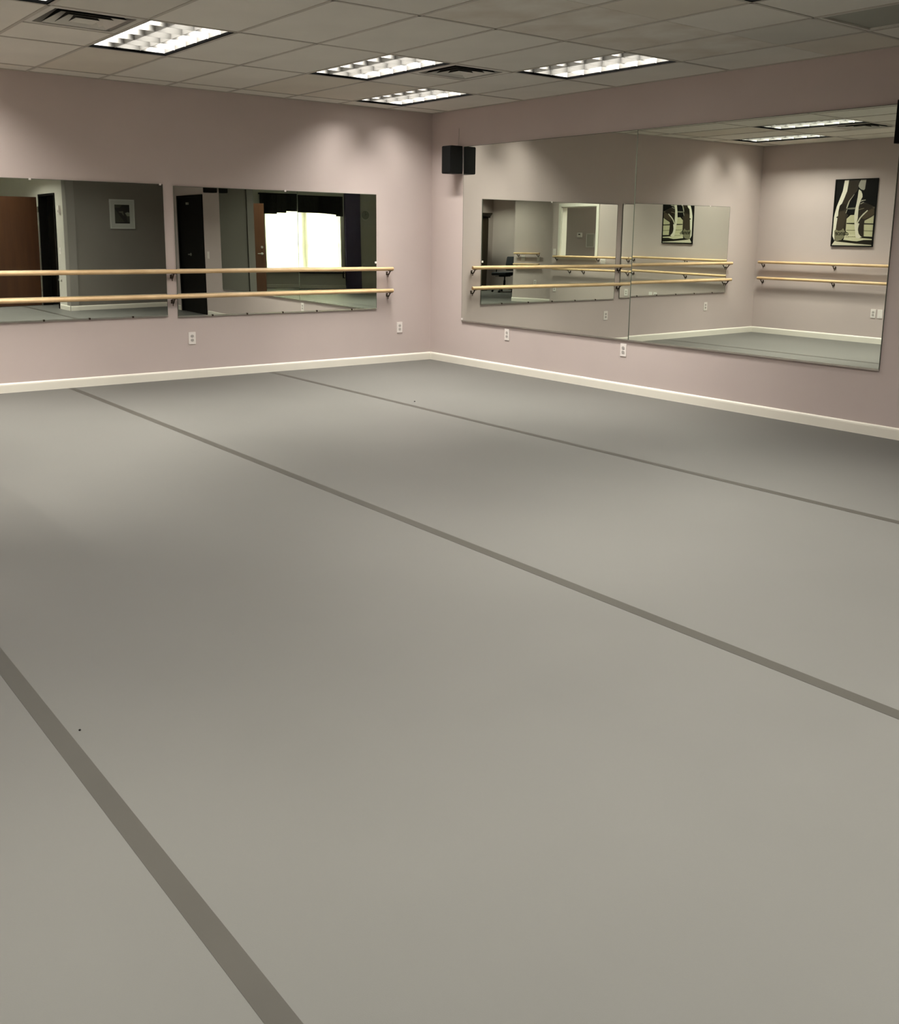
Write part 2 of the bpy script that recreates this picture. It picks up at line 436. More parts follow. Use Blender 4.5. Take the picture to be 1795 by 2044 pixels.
mid_data = lamp_data.copy(); mid_data.energy = LAMP_W * 0.42; mid_data.spread = math.radians(80)
def lamps(t):
    for sx in (-1, 1):
        l = link('lamp_bank', lamp_data, t, (sx * 0.192, 0, 0.134))
        l.rotation_euler = (0, sx * math.radians(-38), 0)
    link('lamp_bank', mid_data, t, (0, 0, 0.134))
LIGHT_LABELS = [
    'lit louvered ceiling light at the upper left, beside the left vent', 'lit louvered ceiling light just left of the middle vent', 'lit louvered ceiling light nearest the room corner',
    'lit louvered ceiling light nearest the tall mirror, right of the middle vent', 'lit louvered ceiling light by the poster wall, seen only in the tall mirror', 'lit louvered ceiling light cut by the top left edge of the picture',
    'lit louvered ceiling light just touching the top edge of the picture', 'lit louvered ceiling light over the middle of the floor, outside the picture top', 'added unseen louvered ceiling light brightening the camera side of the floor', 'added unseen louvered ceiling light brightening the pale doorway wall', 'added unseen louvered ceiling light brightening the floor in front of the camera']
proto = build_troffer(LIGHT_LABELS[0])
for n, (k, y) in enumerate(LIT + LIT_OFFICE):
    loc = (XG[k] - T / 2, y - T, H)
    if n == 0: t = proto; t.location = loc
    else: t = copy_tree(proto, loc)
    if n < len(LIT): t['label'] = LIGHT_LABELS[n]
    else: t['label'] = ['lit louvered ceiling light over the office chair', 'added unseen louvered ceiling light brightening the alcove beyond the hatch'][n - len(LIT)]
troffers = [o for o in COL.objects if o.get('category') == 'ceiling light']
for t in troffers:
    lamps(t)
for k, y in UNLIT:              # a lensed fixture that is switched off
    t = thing('ceiling_light', 'unlit flat grey ceiling light at the top right of the picture', 'ceiling light', (XG[k] - T / 2, y - T, H))
    f = MB()
    for a, b in (((-W2, -L2, 0), (-W2 + 0.02, L2, 0.05)), ((W2 - 0.02, -L2, 0), (W2, L2, 0.05)), ((-W2 + 0.02, -L2, 0), (W2 - 0.02, -L2 + 0.02, 0.05)), ((-W2 + 0.02, L2 - 0.02, 0), (W2 - 0.02, L2, 0.05))): f.box(a, b)
    f.obj('frame', M['vent'], t)
    MB().box((-W2 + 0.02, -L2 + 0.02, 0.012), (W2 - 0.02, L2 - 0.02, 0.016)).obj('lens', M['lens'], t)

# ------------------------------------------------------------------ ceiling vents (four-way diffusers)
def build_vent(label):
    t = thing('ceiling_vent', label, 'air vent', (0, 0, H), None, 'square ceiling vents')
    h = T / 2 - 0.013
    def ring(mb, r0, z0, r1, z1, th=0.002):
        for dz in (0, th):
            c0 = [(-r0, -r0, z0 + dz), (r0, -r0, z0 + dz), (r0, r0, z0 + dz), (-r0, r0, z0 + dz)]
            c1 = [(-r1, -r1, z1 + dz), (r1, -r1, z1 + dz), (r1, r1, z1 + dz), (-r1, r1, z1 + dz)]
            for i in range(4):
                j = (i + 1) % 4
                mb.poly([c0[i], c0[j], c1[j], c1[i]], 1 if dz and z1 > z0 else 0)
    f = MB(); ring(f, h, 0.0, 0.252, 0.0); f.obj('frame', M['vent'], t)
    MB().box((-h, -h, 0.11), (h, h, 0.114)).obj('throat', M['vent_dark'], t)
    nk = MB()
    for a, b in (((-0.256, -0.256, 0.002), (-0.252, 0.256, 0.11)), ((0.252, -0.256, 0.002), (0.256, 0.256, 0.11)), ((-0.252, -0.256, 0.002), (0.252, -0.252, 0.11)), ((-0.252, 0.252, 0.002), (0.252, 0.256, 0.11))): nk.box(a, b)
    nk.obj('neck', M['vent'], t)
    for r0, r1 in ((0.205, 0.125), (0.140, 0.062)):
        q = MB(); ring(q, r0, -0.004, r1, 0.07); q.obj('louver_ring', [M['vent'], M['vent_dark']], t)
    c = MB(); pts = [(-0.075, -0.075, -0.004), (0.075, -0.075, -0.004), (0.075, 0.075, -0.004), (-0.075, 0.075, -0.004)]
    for i in range(4): c.poly([pts[i], pts[(i + 1) % 4], (0, 0, 0.012)])
    up = [(0.3 * x, 0.3 * y, 0.07) for x, y, z in pts]
    for i in range(4): c.poly([pts[i], pts[(i + 1) % 4], up[(i + 1) % 4], up[i]], 1)
    c.obj('centre_cone', [M['vent'], M['vent_dark']], t)
    return t
for k, yv, lab in VENTS:
    t = build_vent(lab); t.location = (XG[k] - T / 2, YG[1] - T * 1.5, H)

# ------------------------------------------------------------------ mirrors
def mirror_sheet(label, w, h, loc, rot, tilt_a, tilt_b, top, clips_top=(), clips_bot=(), clips_side=(), group=None):
    # origin = lower left corner seen from the room; tilt_a / tilt_b (rad): lean of the foot at the left / right edge
    t = thing('wall_mirror', label, 'mirror', loc, rot, group)
    nx, nz = 32, 24; v = []; f = []
    def off(u, wz):             # bowed sheet: leans out by tilt at the foot, back by top at the head
        tb = tilt_a * (1 - u) + tilt_b * u
        return -0.009 - tb * wz + (tb - top) * wz * wz / (2 * h)
    for j in range(nz + 1):
        for i in range(nx + 1):
            u = i / nx; z = h * j / nz
            v.append((w * u, off(u, z), z))
    for j in range(nz):
        for i in range(nx):
            a = j * (nx + 1) + i
            f.append((a, a + 1, a + nx + 2, a + nx + 1))
    me = bpy.data.meshes.new('mirror_glass'); me.from_pydata(v, [], f); me.materials.append(M['mirror'])
    for p in me.polygons: p.use_smooth = True
    me.update()
    link('mirror_glass', me, t)
    e = MB(); th = 0.006
    def strip(pts):
        for (u0, z0), (u1, z1) in zip(pts, pts[1:]):
            y0, y1 = off(u0, z0), off(u1, z1)
            e.poly([(w * u0, y0, z0), (w * u1, y1, z1), (w * u1, y1 + th, z1), (w * u0, y0 + th, z0)])
    zs = [h * k / nz for k in range(nz + 1)]
    strip([(0, z) for z in zs]); strip([(1, z) for z in zs]); strip([(0, h), (1, h)]); strip([(0, 0), (1, 0)])
    g = 0.0035                                         # seamed arris round the glass
    P = lambda x, z: (x, off(x / w, z) - 0.0005, z)
    for x0, x1 in ((0, g), (w - g, w)):
        for z0, z1 in zip(zs, zs[1:]): e.poly([P(x0, z0), P(x1, z0), P(x1, z1), P(x0, z1)])
    for k in range(nx):
        x0, x1 = w * k / nx, w * (k + 1) / nx
        e.poly([P(x0, h - g), P(x1, h - g), P(x1, h), P(x0, h)])
    e.obj('glass_edge', M['mirror_edge'], t)
    ch = MB(); ch.box((0, -0.013, -0.004), (w, 0, 0.0)); ch.box((0, -0.013, 0.0), (w, -0.0105, 0.009))
    ch.obj('bottom_channel', M['steel'], t)
    for x in clips_top:
        y = off(x / w, h)
        MB().box((x - 0.010, y - 0.004, h), (x + 0.010, 0, h + 0.006)).box((x - 0.010, y - 0.004, h - 0.012), (x + 0.010, y, h)).obj('mirror_clip', M['plate'], t)
    for x in clips_bot:
        MB().box((x - 0.008, -0.017, -0.004), (x + 0.008, -0.013, 0.013)).obj('mirror_clip', M['bronze'], t)
    for x, z in clips_side:
        y = off(x / w, z)
        MB().box((x - 0.012, y - 0.004, z - 0.011), (x + 0.012, y, z + 0.011)).obj('mirror_clip', M['plate'], t)
    return t
mirror_sheet('low wall mirror right of the narrow gap, behind the barres', 2.272, 1.218, (-3.018, 0, 0.600), ROT_LEFT, 0.008, 0.001, -0.005,
             [1.175], [0.35, 0.72, 1.12, 1.52, 1.95], [(2.262, 0.50)], 'low mirrors on the barre wall')
mirror_sheet('low wall mirror left of the narrow gap, cut by the left picture edge', 2.24, 1.218, (-5.36, 0, 0.612), ROT_LEFT, 0.006, 0.010, -0.006,
             [0.45, 1.06, 2.215], [0.3, 0.7, 1.1, 1.5, 1.9], [], 'low mirrors on the barre wall')
mirror_sheet('tall wall mirror sheet left of the seam, beside the speaker', 3.010 - 0.573, 1.842, (0, -0.573, 0.481), ROT_RIGHT, 0.0, 0.0, 0.0,
             [], [], [(0.014, 0.022)], 'tall mirror sheets on the right wall')
mirror_sheet('tall wall mirror sheet right of the seam, showing the poster', 5.42 - 3.013, 1.842, (0, -3.013, 0.481), ROT_RIGHT, 0.002, 0.002, 0.002,
             [], [], [], 'tall mirror sheets on the right wall')

# ------------------------------------------------------------------ barres
BAR_R, BAR_OFF = 0.0205, 0.066
def barre(label, length, brackets, loc, rot, group):
    # origin at the left end seen from the room, on the wall at bar-centre height
    t = thing('ballet_barre', label, 'ballet barre', loc, rot, group)
    mb = MB().tube([(0, -BAR_OFF, 0), (0.004, -BAR_OFF, 0), (length - 0.004, -BAR_OFF, 0), (length, -BAR_OFF, 0)], [BAR_R - 0.003, BAR_R, BAR_R, BAR_R - 0.003], 18)
    mb.obj('wooden_rail', M['wood'], t, True)
    for x in brackets:
        b = link('bracket', BRACKET, t, (x, 0, 0))
    return t
bk = MB()
bk.box((-0.012, -0.004, -0.068), (0.012, 0, -0.030))
bk.tube([(0, -0.003, -0.046), (0, -0.014, -0.058), (0, -0.026, -0.066), (0, -0.040, -0.056), (0, -0.054, -0.038), (0, -BAR_OFF, -0.023)], [0.009, 0.008, 0.009, 0.0075, 0.007, 0.008], 10)
bk.tube([(0, -0.026, -0.066), (0, -0.024, -0.082), (0, -0.024, -0.090)], [0.005, 0.004, 0.006], 8)
bk.box((-0.022, -BAR_OFF - 0.010, -0.0245), (0.022, -BAR_OFF + 0.010, -0.0195))
BRACKET = bk.mesh('bracket', M['bronze'], True)
G1, G2, G3 = 'barres on the low mirror wall', 'barres on the poster wall', 'short barres on the alcove wall'
for z, lab in ((1.032, 'long upper wooden barre in front of the low mirrors'), (0.797, 'long lower wooden barre in front of the low mirrors')):
    barre(lab, 5.415 - 0.568, [0.07, 5.415 - 3.07, 5.415 - 0.605], (-5.415, 0, z), ROT_LEFT, G1)
# opposite wall: local X = +y, origin at far (south) end
for z, up in ((1.045, True), (0.812, False)):
    w = 'upper' if up else 'lower'
    barre(f'{w} wooden barre on the poster wall, nearer the room corner', 2.38, [0.05, 1.16, 2.32], (XO, -2.47, z), ROT_OPP, G2)
    barre(f'{w} wooden barre on the poster wall, under the hatch', 1.87, [0.06, 1.10, 1.82] if up else [0.41, 0.76, 1.82], (XO, -4.36, z), ROT_OPP, G2)
for z, w in ((1.062, 'upper'), (0.825, 'lower')):
    barre(f'short {w} wooden barre on the alcove wall beside the switches', 0.80, [0.10, 0.72], (XA, -7.09, z), ROT_OPP, G3)

# ------------------------------------------------------------------ outlets, switches, plates
def plate_mesh(w, h):
    return MB().prism([(-w / 2, -h / 2), (w / 2, -h / 2), (w / 2, h / 2), (-w / 2, h / 2)], 1, -0.0055, 0).mesh('cover_plate', M['plate'], False, 0.0015)
PLATE1, PLATE2 = plate_mesh(0.072, 0.117), plate_mesh(0.117, 0.117)
fc = MB(); n = 20
pts = []
for k in range(n):
    a = 2 * math.pi * k / n
    pts.append((max(-0.0165, min(0.0165, 0.0185 * math.cos(a))), 0.0148 * math.sin(a)))
fc.prism(pts, 1, -0.0075, -0.0055)
FACE = fc.mesh('receptacle', M['slot'])
sl = MB(); sl.box((-0.0075, -0.0079, -0.003), (-0.0055, -0.0075, 0.006)); sl.box((0.0055, -0.0079, -0.003), (0.0075, -0.0075, 0.006)); sl.box((-0.002, -0.0079, -0.010), (0.002, -0.0075, -0.0065))
SLOTS = sl.mesh('slots', M['slot_dark'])
TOG = MB().box((-0.005, -0.0062, -0.012), (0.005, -0.0055, 0.012)).box((-0.0035, -0.016, 0.0), (0.0035, -0.006, 0.008)).mesh('toggle', M['plate'])
def outlet(label, loc, rot):
    t = thing('wall_outlet', label, 'outlet', loc, rot, 'wall outlets')
    link('cover_plate', PLATE1, t)
    for z in (0.0195, -0.0195):
        r = link('receptacle', FACE, t, (0, 0, z)); link('slots', SLOTS, r)
    return t
def switch(label, loc, rot, gang=1):
    t = thing('light_switch', label, 'light switch', loc, rot, 'light switches')
    link('cover_plate', PLATE2 if gang == 2 else PLATE1, t)
    for x in ((0,) if gang == 1 else (-0.023, 0.023)): link('toggle', TOG, t, (x, 0, 0))
    return t
outlet('white outlet under the low mirror right of the gap', (-2.884, 0, 0.39), ROT_LEFT)
outlet('white outlet near the room corner, under the barre ends', (-0.435, 0, 0.384), ROT_LEFT)
outlet('white outlet on the barre wall seen in the tall mirror, below the barre end', (-4.94, 0, 0.425), ROT_LEFT)
outlet('white outlet under the left part of the tall mirror', (0, -1.331, 0.394), ROT_RIGHT)
outlet('white outlet under the tall mirror seam', (0, -2.952, 0.39), ROT_RIGHT)
outlet('white outlet under the poster, beside a blank plate', (XO, -1.928, 0.405), ROT_OPP)
t = thing('blank_plate', 'blank white wall plate under the poster, beside an outlet', 'wall plate', (XO, -2.026, 0.405), ROT_OPP)
link('cover_plate', PLATE1, t)
MB().tube([(0, -0.0055, 0.042), (0, -0.0065, 0.042)], 0.003, 8).tube([(0, -0.0055, -0.042), (0, -0.0065, -0.042)], 0.003, 8).obj('screw', M['steel'], t)
outlet('small outlet between poster and hatch, seen through two mirrors', (XO, -2.57, 0.44), ROT_OPP)
outlet('outlet at the far end of the poster wall, near the floor', (XO, -4.34, 0.44), ROT_OPP)
outlet('outlet low on the alcove wall under the short barres', (XA, -6.45, 0.43), ROT_OPP)
switch('double light switch beside the hatch sill', (XO, -3.16, 0.985), ROT_OPP, 2)
switch('light switch at the outer edge of the hatch', (XO, -4.39, 1.13), ROT_OPP)
switch('double light switch under the short upper barre', (XA, -6.86, 0.955), ROT_OPP, 2)
switch('single light switch under the short upper barre end', (XA, -6.385, 0.955), ROT_OPP)
switch('light switch beside the dark door', (0, -5.90, 1.03), ROT_RIGHT)
switch('light switch on the pale doorway wall', (XP, -8.0, 1.05), ROT_RIGHT)
outlet('outlet below the clock on the rear wall', (-7.62, YR, 0.62), ROT_REAR)
# small fittings
t = thing('door_chime', 'small white chime box high on the pale doorway wall', 'door chime', (XP, -7.90, 1.78), ROT_RIGHT)
MB().box((-0.035, -0.035, -0.07), (0.035, 0, 0.07)).obj('chime_body', M['plate'], t, False, 0.004)
MB().box((-0.025, -0.037, -0.05), (0.025, -0.035, -0.01)).obj('chime_grille', M['slot'], t)
t = thing('wall_hook', 'small metal hook low on the pale doorway wall', 'hook', (XP, -8.0, 0.52), ROT_RIGHT)
MB().disc_lathe((0, 0, 0), (0, -1, 0), [(0.022, 0), (0.022, 0.006), (0.012, 0.01)], 16).obj('hook_base', M['steel'], t, True)
MB().tube([(0, -0.008, 0), (0, -0.04, -0.005), (0, -0.055, 0.01), (0, -0.05, 0.035)], 0.007, 8).obj('hook_arm', M['steel'], t, True)
t = thing('notice_card', 'small pale notice card beyond the dark door', 'notice', (0, -7.24, 1.32), ROT_RIGHT)
MB().box((-0.06, -0.006, -0.09), (0.06, 0, 0.09)).obj('card_holder', M['plate'], t)
MB().box((-0.05, -0.0068, -0.08), (0.05, -0.006, 0.08)).obj('card', M['slot'], t)

# ------------------------------------------------------------------ speakers
def speaker(label, loc, rot):
    t = thing('wall_speaker', label, 'speaker', loc, rot, 'black wall speakers')
    w, d, h = 0.158, 0.160, 0.285
    MB().box((-w / 2, -d - 0.012, -h / 2), (w / 2, -0.022, h / 2)).obj('cabinet', M['black'], t, False, 0.004)
    MB().box((-w / 2 + 0.006, -d - 0.022, -h / 2 + 0.006), (w / 2 - 0.006, -d - 0.012, h / 2 - 0.006)).obj('grille', M['blackcloth'], t, False, 0.003)
    b = MB(); b.box((-0.03, -0.004, -0.05), (0.03, 0, 0.05)); b.box((-0.012, -0.03, -0.012), (0.012, -0.004, 0.012))
    b.obj('wall_bracket', M['black'], t)
    return t
sp1 = speaker('small black speaker on the wall by the room corner, touching the tall mirror', (0, -0.488, 2.186), ROT_RIGHT)
MB().tube([(0.0, -0.03, 0.13), (-0.01, -0.012, 0.16), (-0.012, -0.004, 0.22), (-0.005, -0.004, 0.33)], 0.0022, 6).obj('speaker_cable', M['wall_grey'], sp1)
speaker('small black speaker past the tall mirror, cut by the right picture edge', (0, -5.537, 2.187), ROT_RIGHT)

# ------------------------------------------------------------------ poster of pointe shoes (print traced flat on its panel)
PYL, PYR, PZB, PZT = -1.215, -1.838, 1.292, 2.195    # y at the mirror-view left / right edges
pw, ph = PYL - PYR, PZT - PZB
poster = thing('dance_poster', 'black framed black and white poster of ballet pointe shoes', 'poster', (XO, (PYL + PYR) / 2, (PZB + PZT) / 2), ROT_OPP)
MB().box((-pw / 2 + 0.004, -0.012, -ph / 2 + 0.004), (pw / 2 - 0.004, 0, ph / 2 - 0.004)).obj('backing', M['black'], poster)
fr = MB(); g = 0.016
fr.box((-pw / 2, -0.02, -ph / 2), (-pw / 2 + g, -0.002, ph / 2)); fr.box((pw / 2 - g, -0.02, -ph / 2), (pw / 2, -0.002, ph / 2))
fr.box((-pw / 2 + g, -0.02, ph / 2 - g), (pw / 2 - g, -0.002, ph / 2)); fr.box((-pw / 2 + g, -0.02, -ph / 2), (pw / 2 - g, -0.002, -ph / 2 + g))
fr.obj('frame', M['black'], poster)
QTL, QTR, QBR, QBL = (350, 258), (1315, 225), (1170, 1795), (232, 1770)
def quad_uv(x, y):
    u = v = 0.5
    for _ in range(12):
        px = (1 - u) * (1 - v) * QTL[0] + u * (1 - v) * QTR[0] + u * v * QBR[0] + (1 - u) * v * QBL[0]
        py = (1 - u) * (1 - v) * QTL[1] + u * (1 - v) * QTR[1] + u * v * QBR[1] + (1 - u) * v * QBL[1]
        ax = (1 - v) * (QTR[0] - QTL[0]) + v * (QBR[0] - QBL[0]); ay = (1 - v) * (QTR[1] - QTL[1]) + v * (QBR[1] - QBL[1])
        bx = (1 - u) * (QBL[0] - QTL[0]) + u * (QBR[0] - QTR[0]); by = (1 - u) * (QBL[1] - QTL[1]) + u * (QBR[1] - QTR[1])
        det = ax * by - ay * bx; ex, ey = x - px, y - py
        u += (ex * by - ey * bx) / det; v += (ax * ey - ay * ex) / det
    return u, v
lim = lambda a: max(0.022, min(0.978, a))
SH = [  # (ink, outline) painted back to front
    ((196, 194, 158), [(560, 1180), (690, 1060), (1240, 1060), (1180, 1570), (540, 1600)]),
    ((40, 38, 24), [(595, 1240), (775, 1238), (1200, 1255), (1200, 1285), (775, 1272), (595, 1264)]),
    ((130, 128, 100), [(590, 1398), (800, 1400), (1180, 1420), (1180, 1440), (800, 1418), (590, 1414)]),
    ((205, 203, 170), [(520, 1625), (575, 1500), (900, 1500), (1180, 1605), (1180, 1640), (830, 1668)]),
    ((18, 16, 8), [(885, 1585), (980, 1548), (1190, 1560), (1190, 1612)]),
    ((20, 18, 8), [(370, 1662), (510, 1635), (830, 1662), (980, 1632), (1190, 1635), (1190, 1750), (830, 1712)]),
    ((205, 200, 176), [(330, 1640), (370, 1662), (800, 1715), (1190, 1752), (1190, 1790), (230, 1790), (232, 1745), (300, 1680)]),
    ((46, 40, 30), [(655, 240), (905, 240), (870, 400), (850, 500), (770, 590), (690, 710), (640, 800), (600, 900), (612, 935), (580, 1020), (640, 1060), (600, 1130), (590, 1250), (572, 1450), (545, 1560), (480, 1632), (350, 1660), (320, 1600), (318, 1430), (350, 1380), (385, 1130), (400, 980), (430, 850), (490, 800), (540, 690), (610, 520)]),
    ((28, 24, 16), [(430, 850), (500, 800), (590, 820), (600, 900), (540, 940), (410, 985)]),
    ((62, 54, 42), [(400, 1000), (560, 960), (575, 1020), (560, 1180), (520, 1360), (430, 1420), (350, 1380), (390, 1130)]),
    ((120, 118, 94), [(318, 1430), (350, 1385), (420, 1420), (480, 1402), (520, 1360), (566, 1450), (540, 1560), (480, 1628), (360, 1656), (322, 1610)]),
    ((226, 222, 204), [(560, 250), (655, 250), (610, 520), (540, 690), (490, 800), (440, 845), (410, 980), (402, 1080), (355, 1112), (388, 1128), (350, 1380), (318, 1425), (320, 1640), (270, 1530), (275, 1350), (300, 1130), (330, 1010), (370, 870), (440, 700), (510, 520)]),
    ((178, 176, 156), [(770, 588), (776, 594), (690, 715), (668, 752), (622, 880), (604, 916), (590, 908), (606, 848), (650, 740), (682, 702)]),
    ((178, 176, 156), [(600, 942), (618, 934), (586, 1022), (574, 1014)]),
    ((118, 118, 102), [(605, 905), (700, 895), (800, 888), (795, 925), (700, 932), (605, 928)]),
    ((165, 162, 150), [(925, 245), (1045, 245), (1012, 470), (990, 500), (930, 485), (880, 440), (866, 400), (890, 330)]),
    ((40, 34, 26), [(900, 800), (960, 770), (1060, 800), (1250, 880), (1230, 1060), (1130, 1120), (1000, 1190), (985, 1300), (980, 1560), (920, 1560), (865, 1480), (855, 1380), (880, 1260), (830, 1240), (850, 1130), (860, 900)]),
    ((76, 66, 50), [(1075, 965), (1210, 900), (1215, 1040), (1120, 1110), (1000, 1160), (930, 1130)]),
    ((222, 218, 196), [(880, 480), (930, 520), (955, 590), (958, 650), (930, 700), (900, 780), (870, 880), (860, 1000), (850, 1130), (815, 1235), (885, 1255), (860, 1330), (850, 1400), (872, 1500), (925, 1560), (880, 1592), (815, 1590), (795, 1500), (775, 1260), (772, 1060), (800, 900), (822, 800), (852, 640), (868, 520)]),
    ((205, 202, 180), [(1060, 950), (1078, 962), (920, 1125), (855, 1240), (820, 1245), (885, 1130), (960, 1040)]),
    ((168, 164, 148), [(905, 770), (940, 722), (1025, 712), (1028, 728), (955, 745)]),
    ((160, 156, 140), [(905, 800), (985, 765), (990, 775), (910, 820)]),
    ((130, 120, 100), [(866, 935), (990, 902), (995, 914), (866, 950)]),
    ((96, 92, 80), [(1165, 880), (1235, 878), (1225, 920)]),
]
pr = MB(); inks = []
for n, (c, pts) in enumerate(SH):
    m = ink(*c)
    if m not in inks: inks.append(m)
    q = []
    for x, y in pts:
        u, v = quad_uv(x, y); u, v = lim(u), max(0.016, min(0.984, v))
        q.append((pw / 2 - u * pw, -0.0125 - 0.00008 * n, ph / 2 - v * ph))
    from mathutils.geometry import tessellate_polygon
    for tri in tessellate_polygon([[Vector((a[0], a[2], 0)) for a in q]]):
        pr.poly([q[i] for i in tri], inks.index(m))
pme = bpy.data.meshes.new('print'); pme.from_pydata(pr.v, [], pr.f)
for m in inks: pme.materials.append(m)
for p, i in zip(pme.polygons, pr.mi): p.material_index = i
po = link('print', pme, poster)
def lettering(txt, size, x, z, y, m, parent, shear=0.0, name='lettering'):
    c = bpy.data.curves.new(name, 'FONT'); c.body = txt; c.size = size; c.offset = 0.0016; c.shear = shear; c.align_x = 'LEFT'
    o = bpy.data.objects.new(name, c); COL.objects.link(o)
    dg = bpy.context.evaluated_depsgraph_get()
    me = bpy.data.meshes.new_from_object(o.evaluated_get(dg))
    bpy.data.objects.remove(o)
    me.materials.clear(); me.materials.append(m)
    o = link(name, me, parent, (x, y, z)); o.rotation_euler = (math.pi / 2, 0, 0)
    return o
uL, vL = quad_uv(650, 1520)
lettering('dance', 0.085, pw / 2 - uL * pw, ph / 2 - vL * ph, -0.0150, ink(38, 36, 24), poster, 0.35)
uL, vL = quad_uv(795, 1562)
ul = MB()                                             # a small illegible line under the title
for a, b in ((575, 612), (622, 668), (676, 702), (712, 748), (756, 792)):
    pts = []
    for x, y in ((a, 1552), (b, 1550), (b, 1560), (a, 1563)):
        u, v = quad_uv(x, y); pts.append((pw / 2 - u * pw, -0.0150, ph / 2 - v * ph))
    ul.poly(pts)
ul.obj('small_line', ink(120, 118, 92), poster)

# ------------------------------------------------------------------ small framed picture on the return wall
t = thing('framed_picture', 'white framed picture with a small dark print, seen in the low mirror', 'picture', (-0.78, YP, 1.715), ROT_REAR)
a, b = 0.207, 0.262
MB().box((-a + 0.015, -0.010, -b + 0.015), (a - 0.015, 0, b - 0.015)).obj('mat_board', mat('grey_mat_board', (0.42, 0.43, 0.40), 0.8), t)
f = MB()
f.box((-a, -0.022, -b), (-a + 0.02, 0, b)); f.box((a - 0.02, -0.022, -b), (a, 0, b)); f.box((-a + 0.02, -0.022, b - 0.02), (a - 0.02, 0, b)); f.box((-a + 0.02, -0.022, -b), (a - 0.02, 0, -b + 0.02))
f.obj('frame', mat('pale_grey_frame', (0.5, 0.51, 0.48), 0.5), t)
f = MB(); K = [ink(52, 52, 44), ink(14, 13, 9), ink(130, 132, 120), ink(90, 90, 80)]
iw, ih = 0.124, 0.168
f.poly([(-iw, -0.0104, -ih), (iw, -0.0104, -ih), (iw, -0.0104, ih), (-iw, -0.0104, ih)], 0)
def pp(pts, k, d):
    q = [(iw - 2 * iw * (x - 610) / 550, -0.0104 - d, ih - 2 * ih * (y - 500) / 710) for x, y in pts]
    from mathutils.geometry import tessellate_polygon
    for tri in tessellate_polygon([[Vector((p[0], p[2], 0)) for p in q]]): f.poly([q[i] for i in tri], k)
pp([(880, 505), (1155, 505), (1155, 770), (990, 800), (1050, 950), (1090, 1205), (1000, 1205), (800, 930), (620, 680), (620, 620), (800, 620)], 1, 0.0003)
pp([(990, 815), (1090, 775), (1155, 800), (1155, 930), (1060, 930)], 2, 0.0006)
pp([(750, 760), (920, 740), (940, 900), (915, 905), (870, 820), (790, 800)], 3, 0.0006)
pp([(630, 1170), (1155, 1150), (1155, 1208), (630, 1208)], 1, 0.0006)
me = bpy.data.meshes.new('print'); me.from_pydata(f.v, [], f.f)
for m in K: me.materials.append(m)
for p, i in zip(me.polygons, f.mi): p.material_index = i
link('print', me, t)

# ------------------------------------------------------------------ hatch casing (pass-through in the poster wall)
hc = MB(); c = 0.062
for dx, s in ((0.0, 1), (-0.12, -1)):
    x0, x1 = XO + dx, XO + dx + s * 0.016
    hc.box((x0, PY0 - c, PZ0), (x1, PY0, PZ1 + c)); hc.box((x0, PY1, PZ0), (x1, PY1 + c, PZ1 + c)); hc.box((x0, PY0, PZ1), (x1, PY1, PZ1 + c))
hc.box((XO - 0.12, PY0, PZ0), (XO, PY0 + 0.015, PZ1)); hc.box((XO - 0.12, PY1 - 0.015, PZ0), (XO, PY1, PZ1)); hc.box((XO - 0.12, PY0, PZ1 - 0.015), (XO, PY1, PZ1))
hatch = struct('trim_3', hc, M['trim'], 'white casing of the hatch in the poster wall', 'trim')
MB().box((XO - 0.15, PY0 - c, PZ0 - 0.045), (XO + 0.045, PY1 + c, PZ0)).obj('sill', M['trim'], hatch, False, 0.004)

# thermostat and return grille on the alcove wall
t = thing('thermostat', 'white thermostat on the wall seen through the hatch', 'thermostat', (XA, -5.20, 1.455), ROT_OPP)
MB().box((-0.06, -0.028, -0.048), (0.06, 0, 0.048)).obj('thermostat_body', M['plate'], t, False, 0.005)
MB().box((-0.022, -0.0295, 0.0), (0.028, -0.028, 0.024)).obj('thermostat_display', M['slot_dark'], t)
t = thing('wall_grille', 'grey wall air grille right of the thermostat', 'air grille', (XA, -4.91, 1.345), ROT_OPP)
f = MB(); a, b = 0.11, 0.14
f.box((-a, -0.010, -b), (-a + 0.014, 0, b)); f.box((a - 0.014, -0.010, -b), (a, 0, b)); f.box((-a, -0.010, b - 0.014), (a, 0, b)); f.box((-a, -0.010, -b), (a, 0, -b + 0.014))
f.obj('grille_frame', M['plate'], t)
sm = MB().prism([(-0.008, 0.004), (-0.006, 0.0055), (-0.001, -0.004), (-0.003, -0.0055)], 0, -a + 0.014, a - 0.014).mesh('slat', M['vent'])
for i in range(14): link('slat', sm, t, (0, 0, -b + 0.024 + i * 0.0178))

# ------------------------------------------------------------------ doors
d1 = MB().box((0.02, -7.00, 0.005), (0.065, -6.08, 2.00)).obj('door_1', M['door_dark'])
tag(d1, 'dark closed door in the mauve wall, seen in the low mirror', 'door', None, 'structure')
f = MB(); f.box((-0.012, -6.08, 0), (0.12, -6.04, 2.04)); f.box((-0.012, -7.04, 0), (0.12, -7.00, 2.04)); f.box((-0.012, -7.00, 2.00), (0.12, -6.08, 2.04))
f.obj('door_frame', M['door_dark'], d1)
def lever(parent, o, n, along):
    # o: point on the face, n: outward, along: lever direction
    o, n, along = Vector(o), Vector(n), Vector(along)
    MB().disc_lathe(o, n, [(0.027, 0), (0.027, 0.006), (0.012, 0.010), (0.010, 0.045)], 16).tube([o + n * 0.045, o + n * 0.05 + along * 0.02, o + n * 0.052 + along * 0.12], [0.010, 0.009, 0.007], 8).obj('door_handle', M['steel'], parent, True)
lever(d1, (0.02, -6.62, 1.02), (-1, 0, 0), (0, 1, 0))
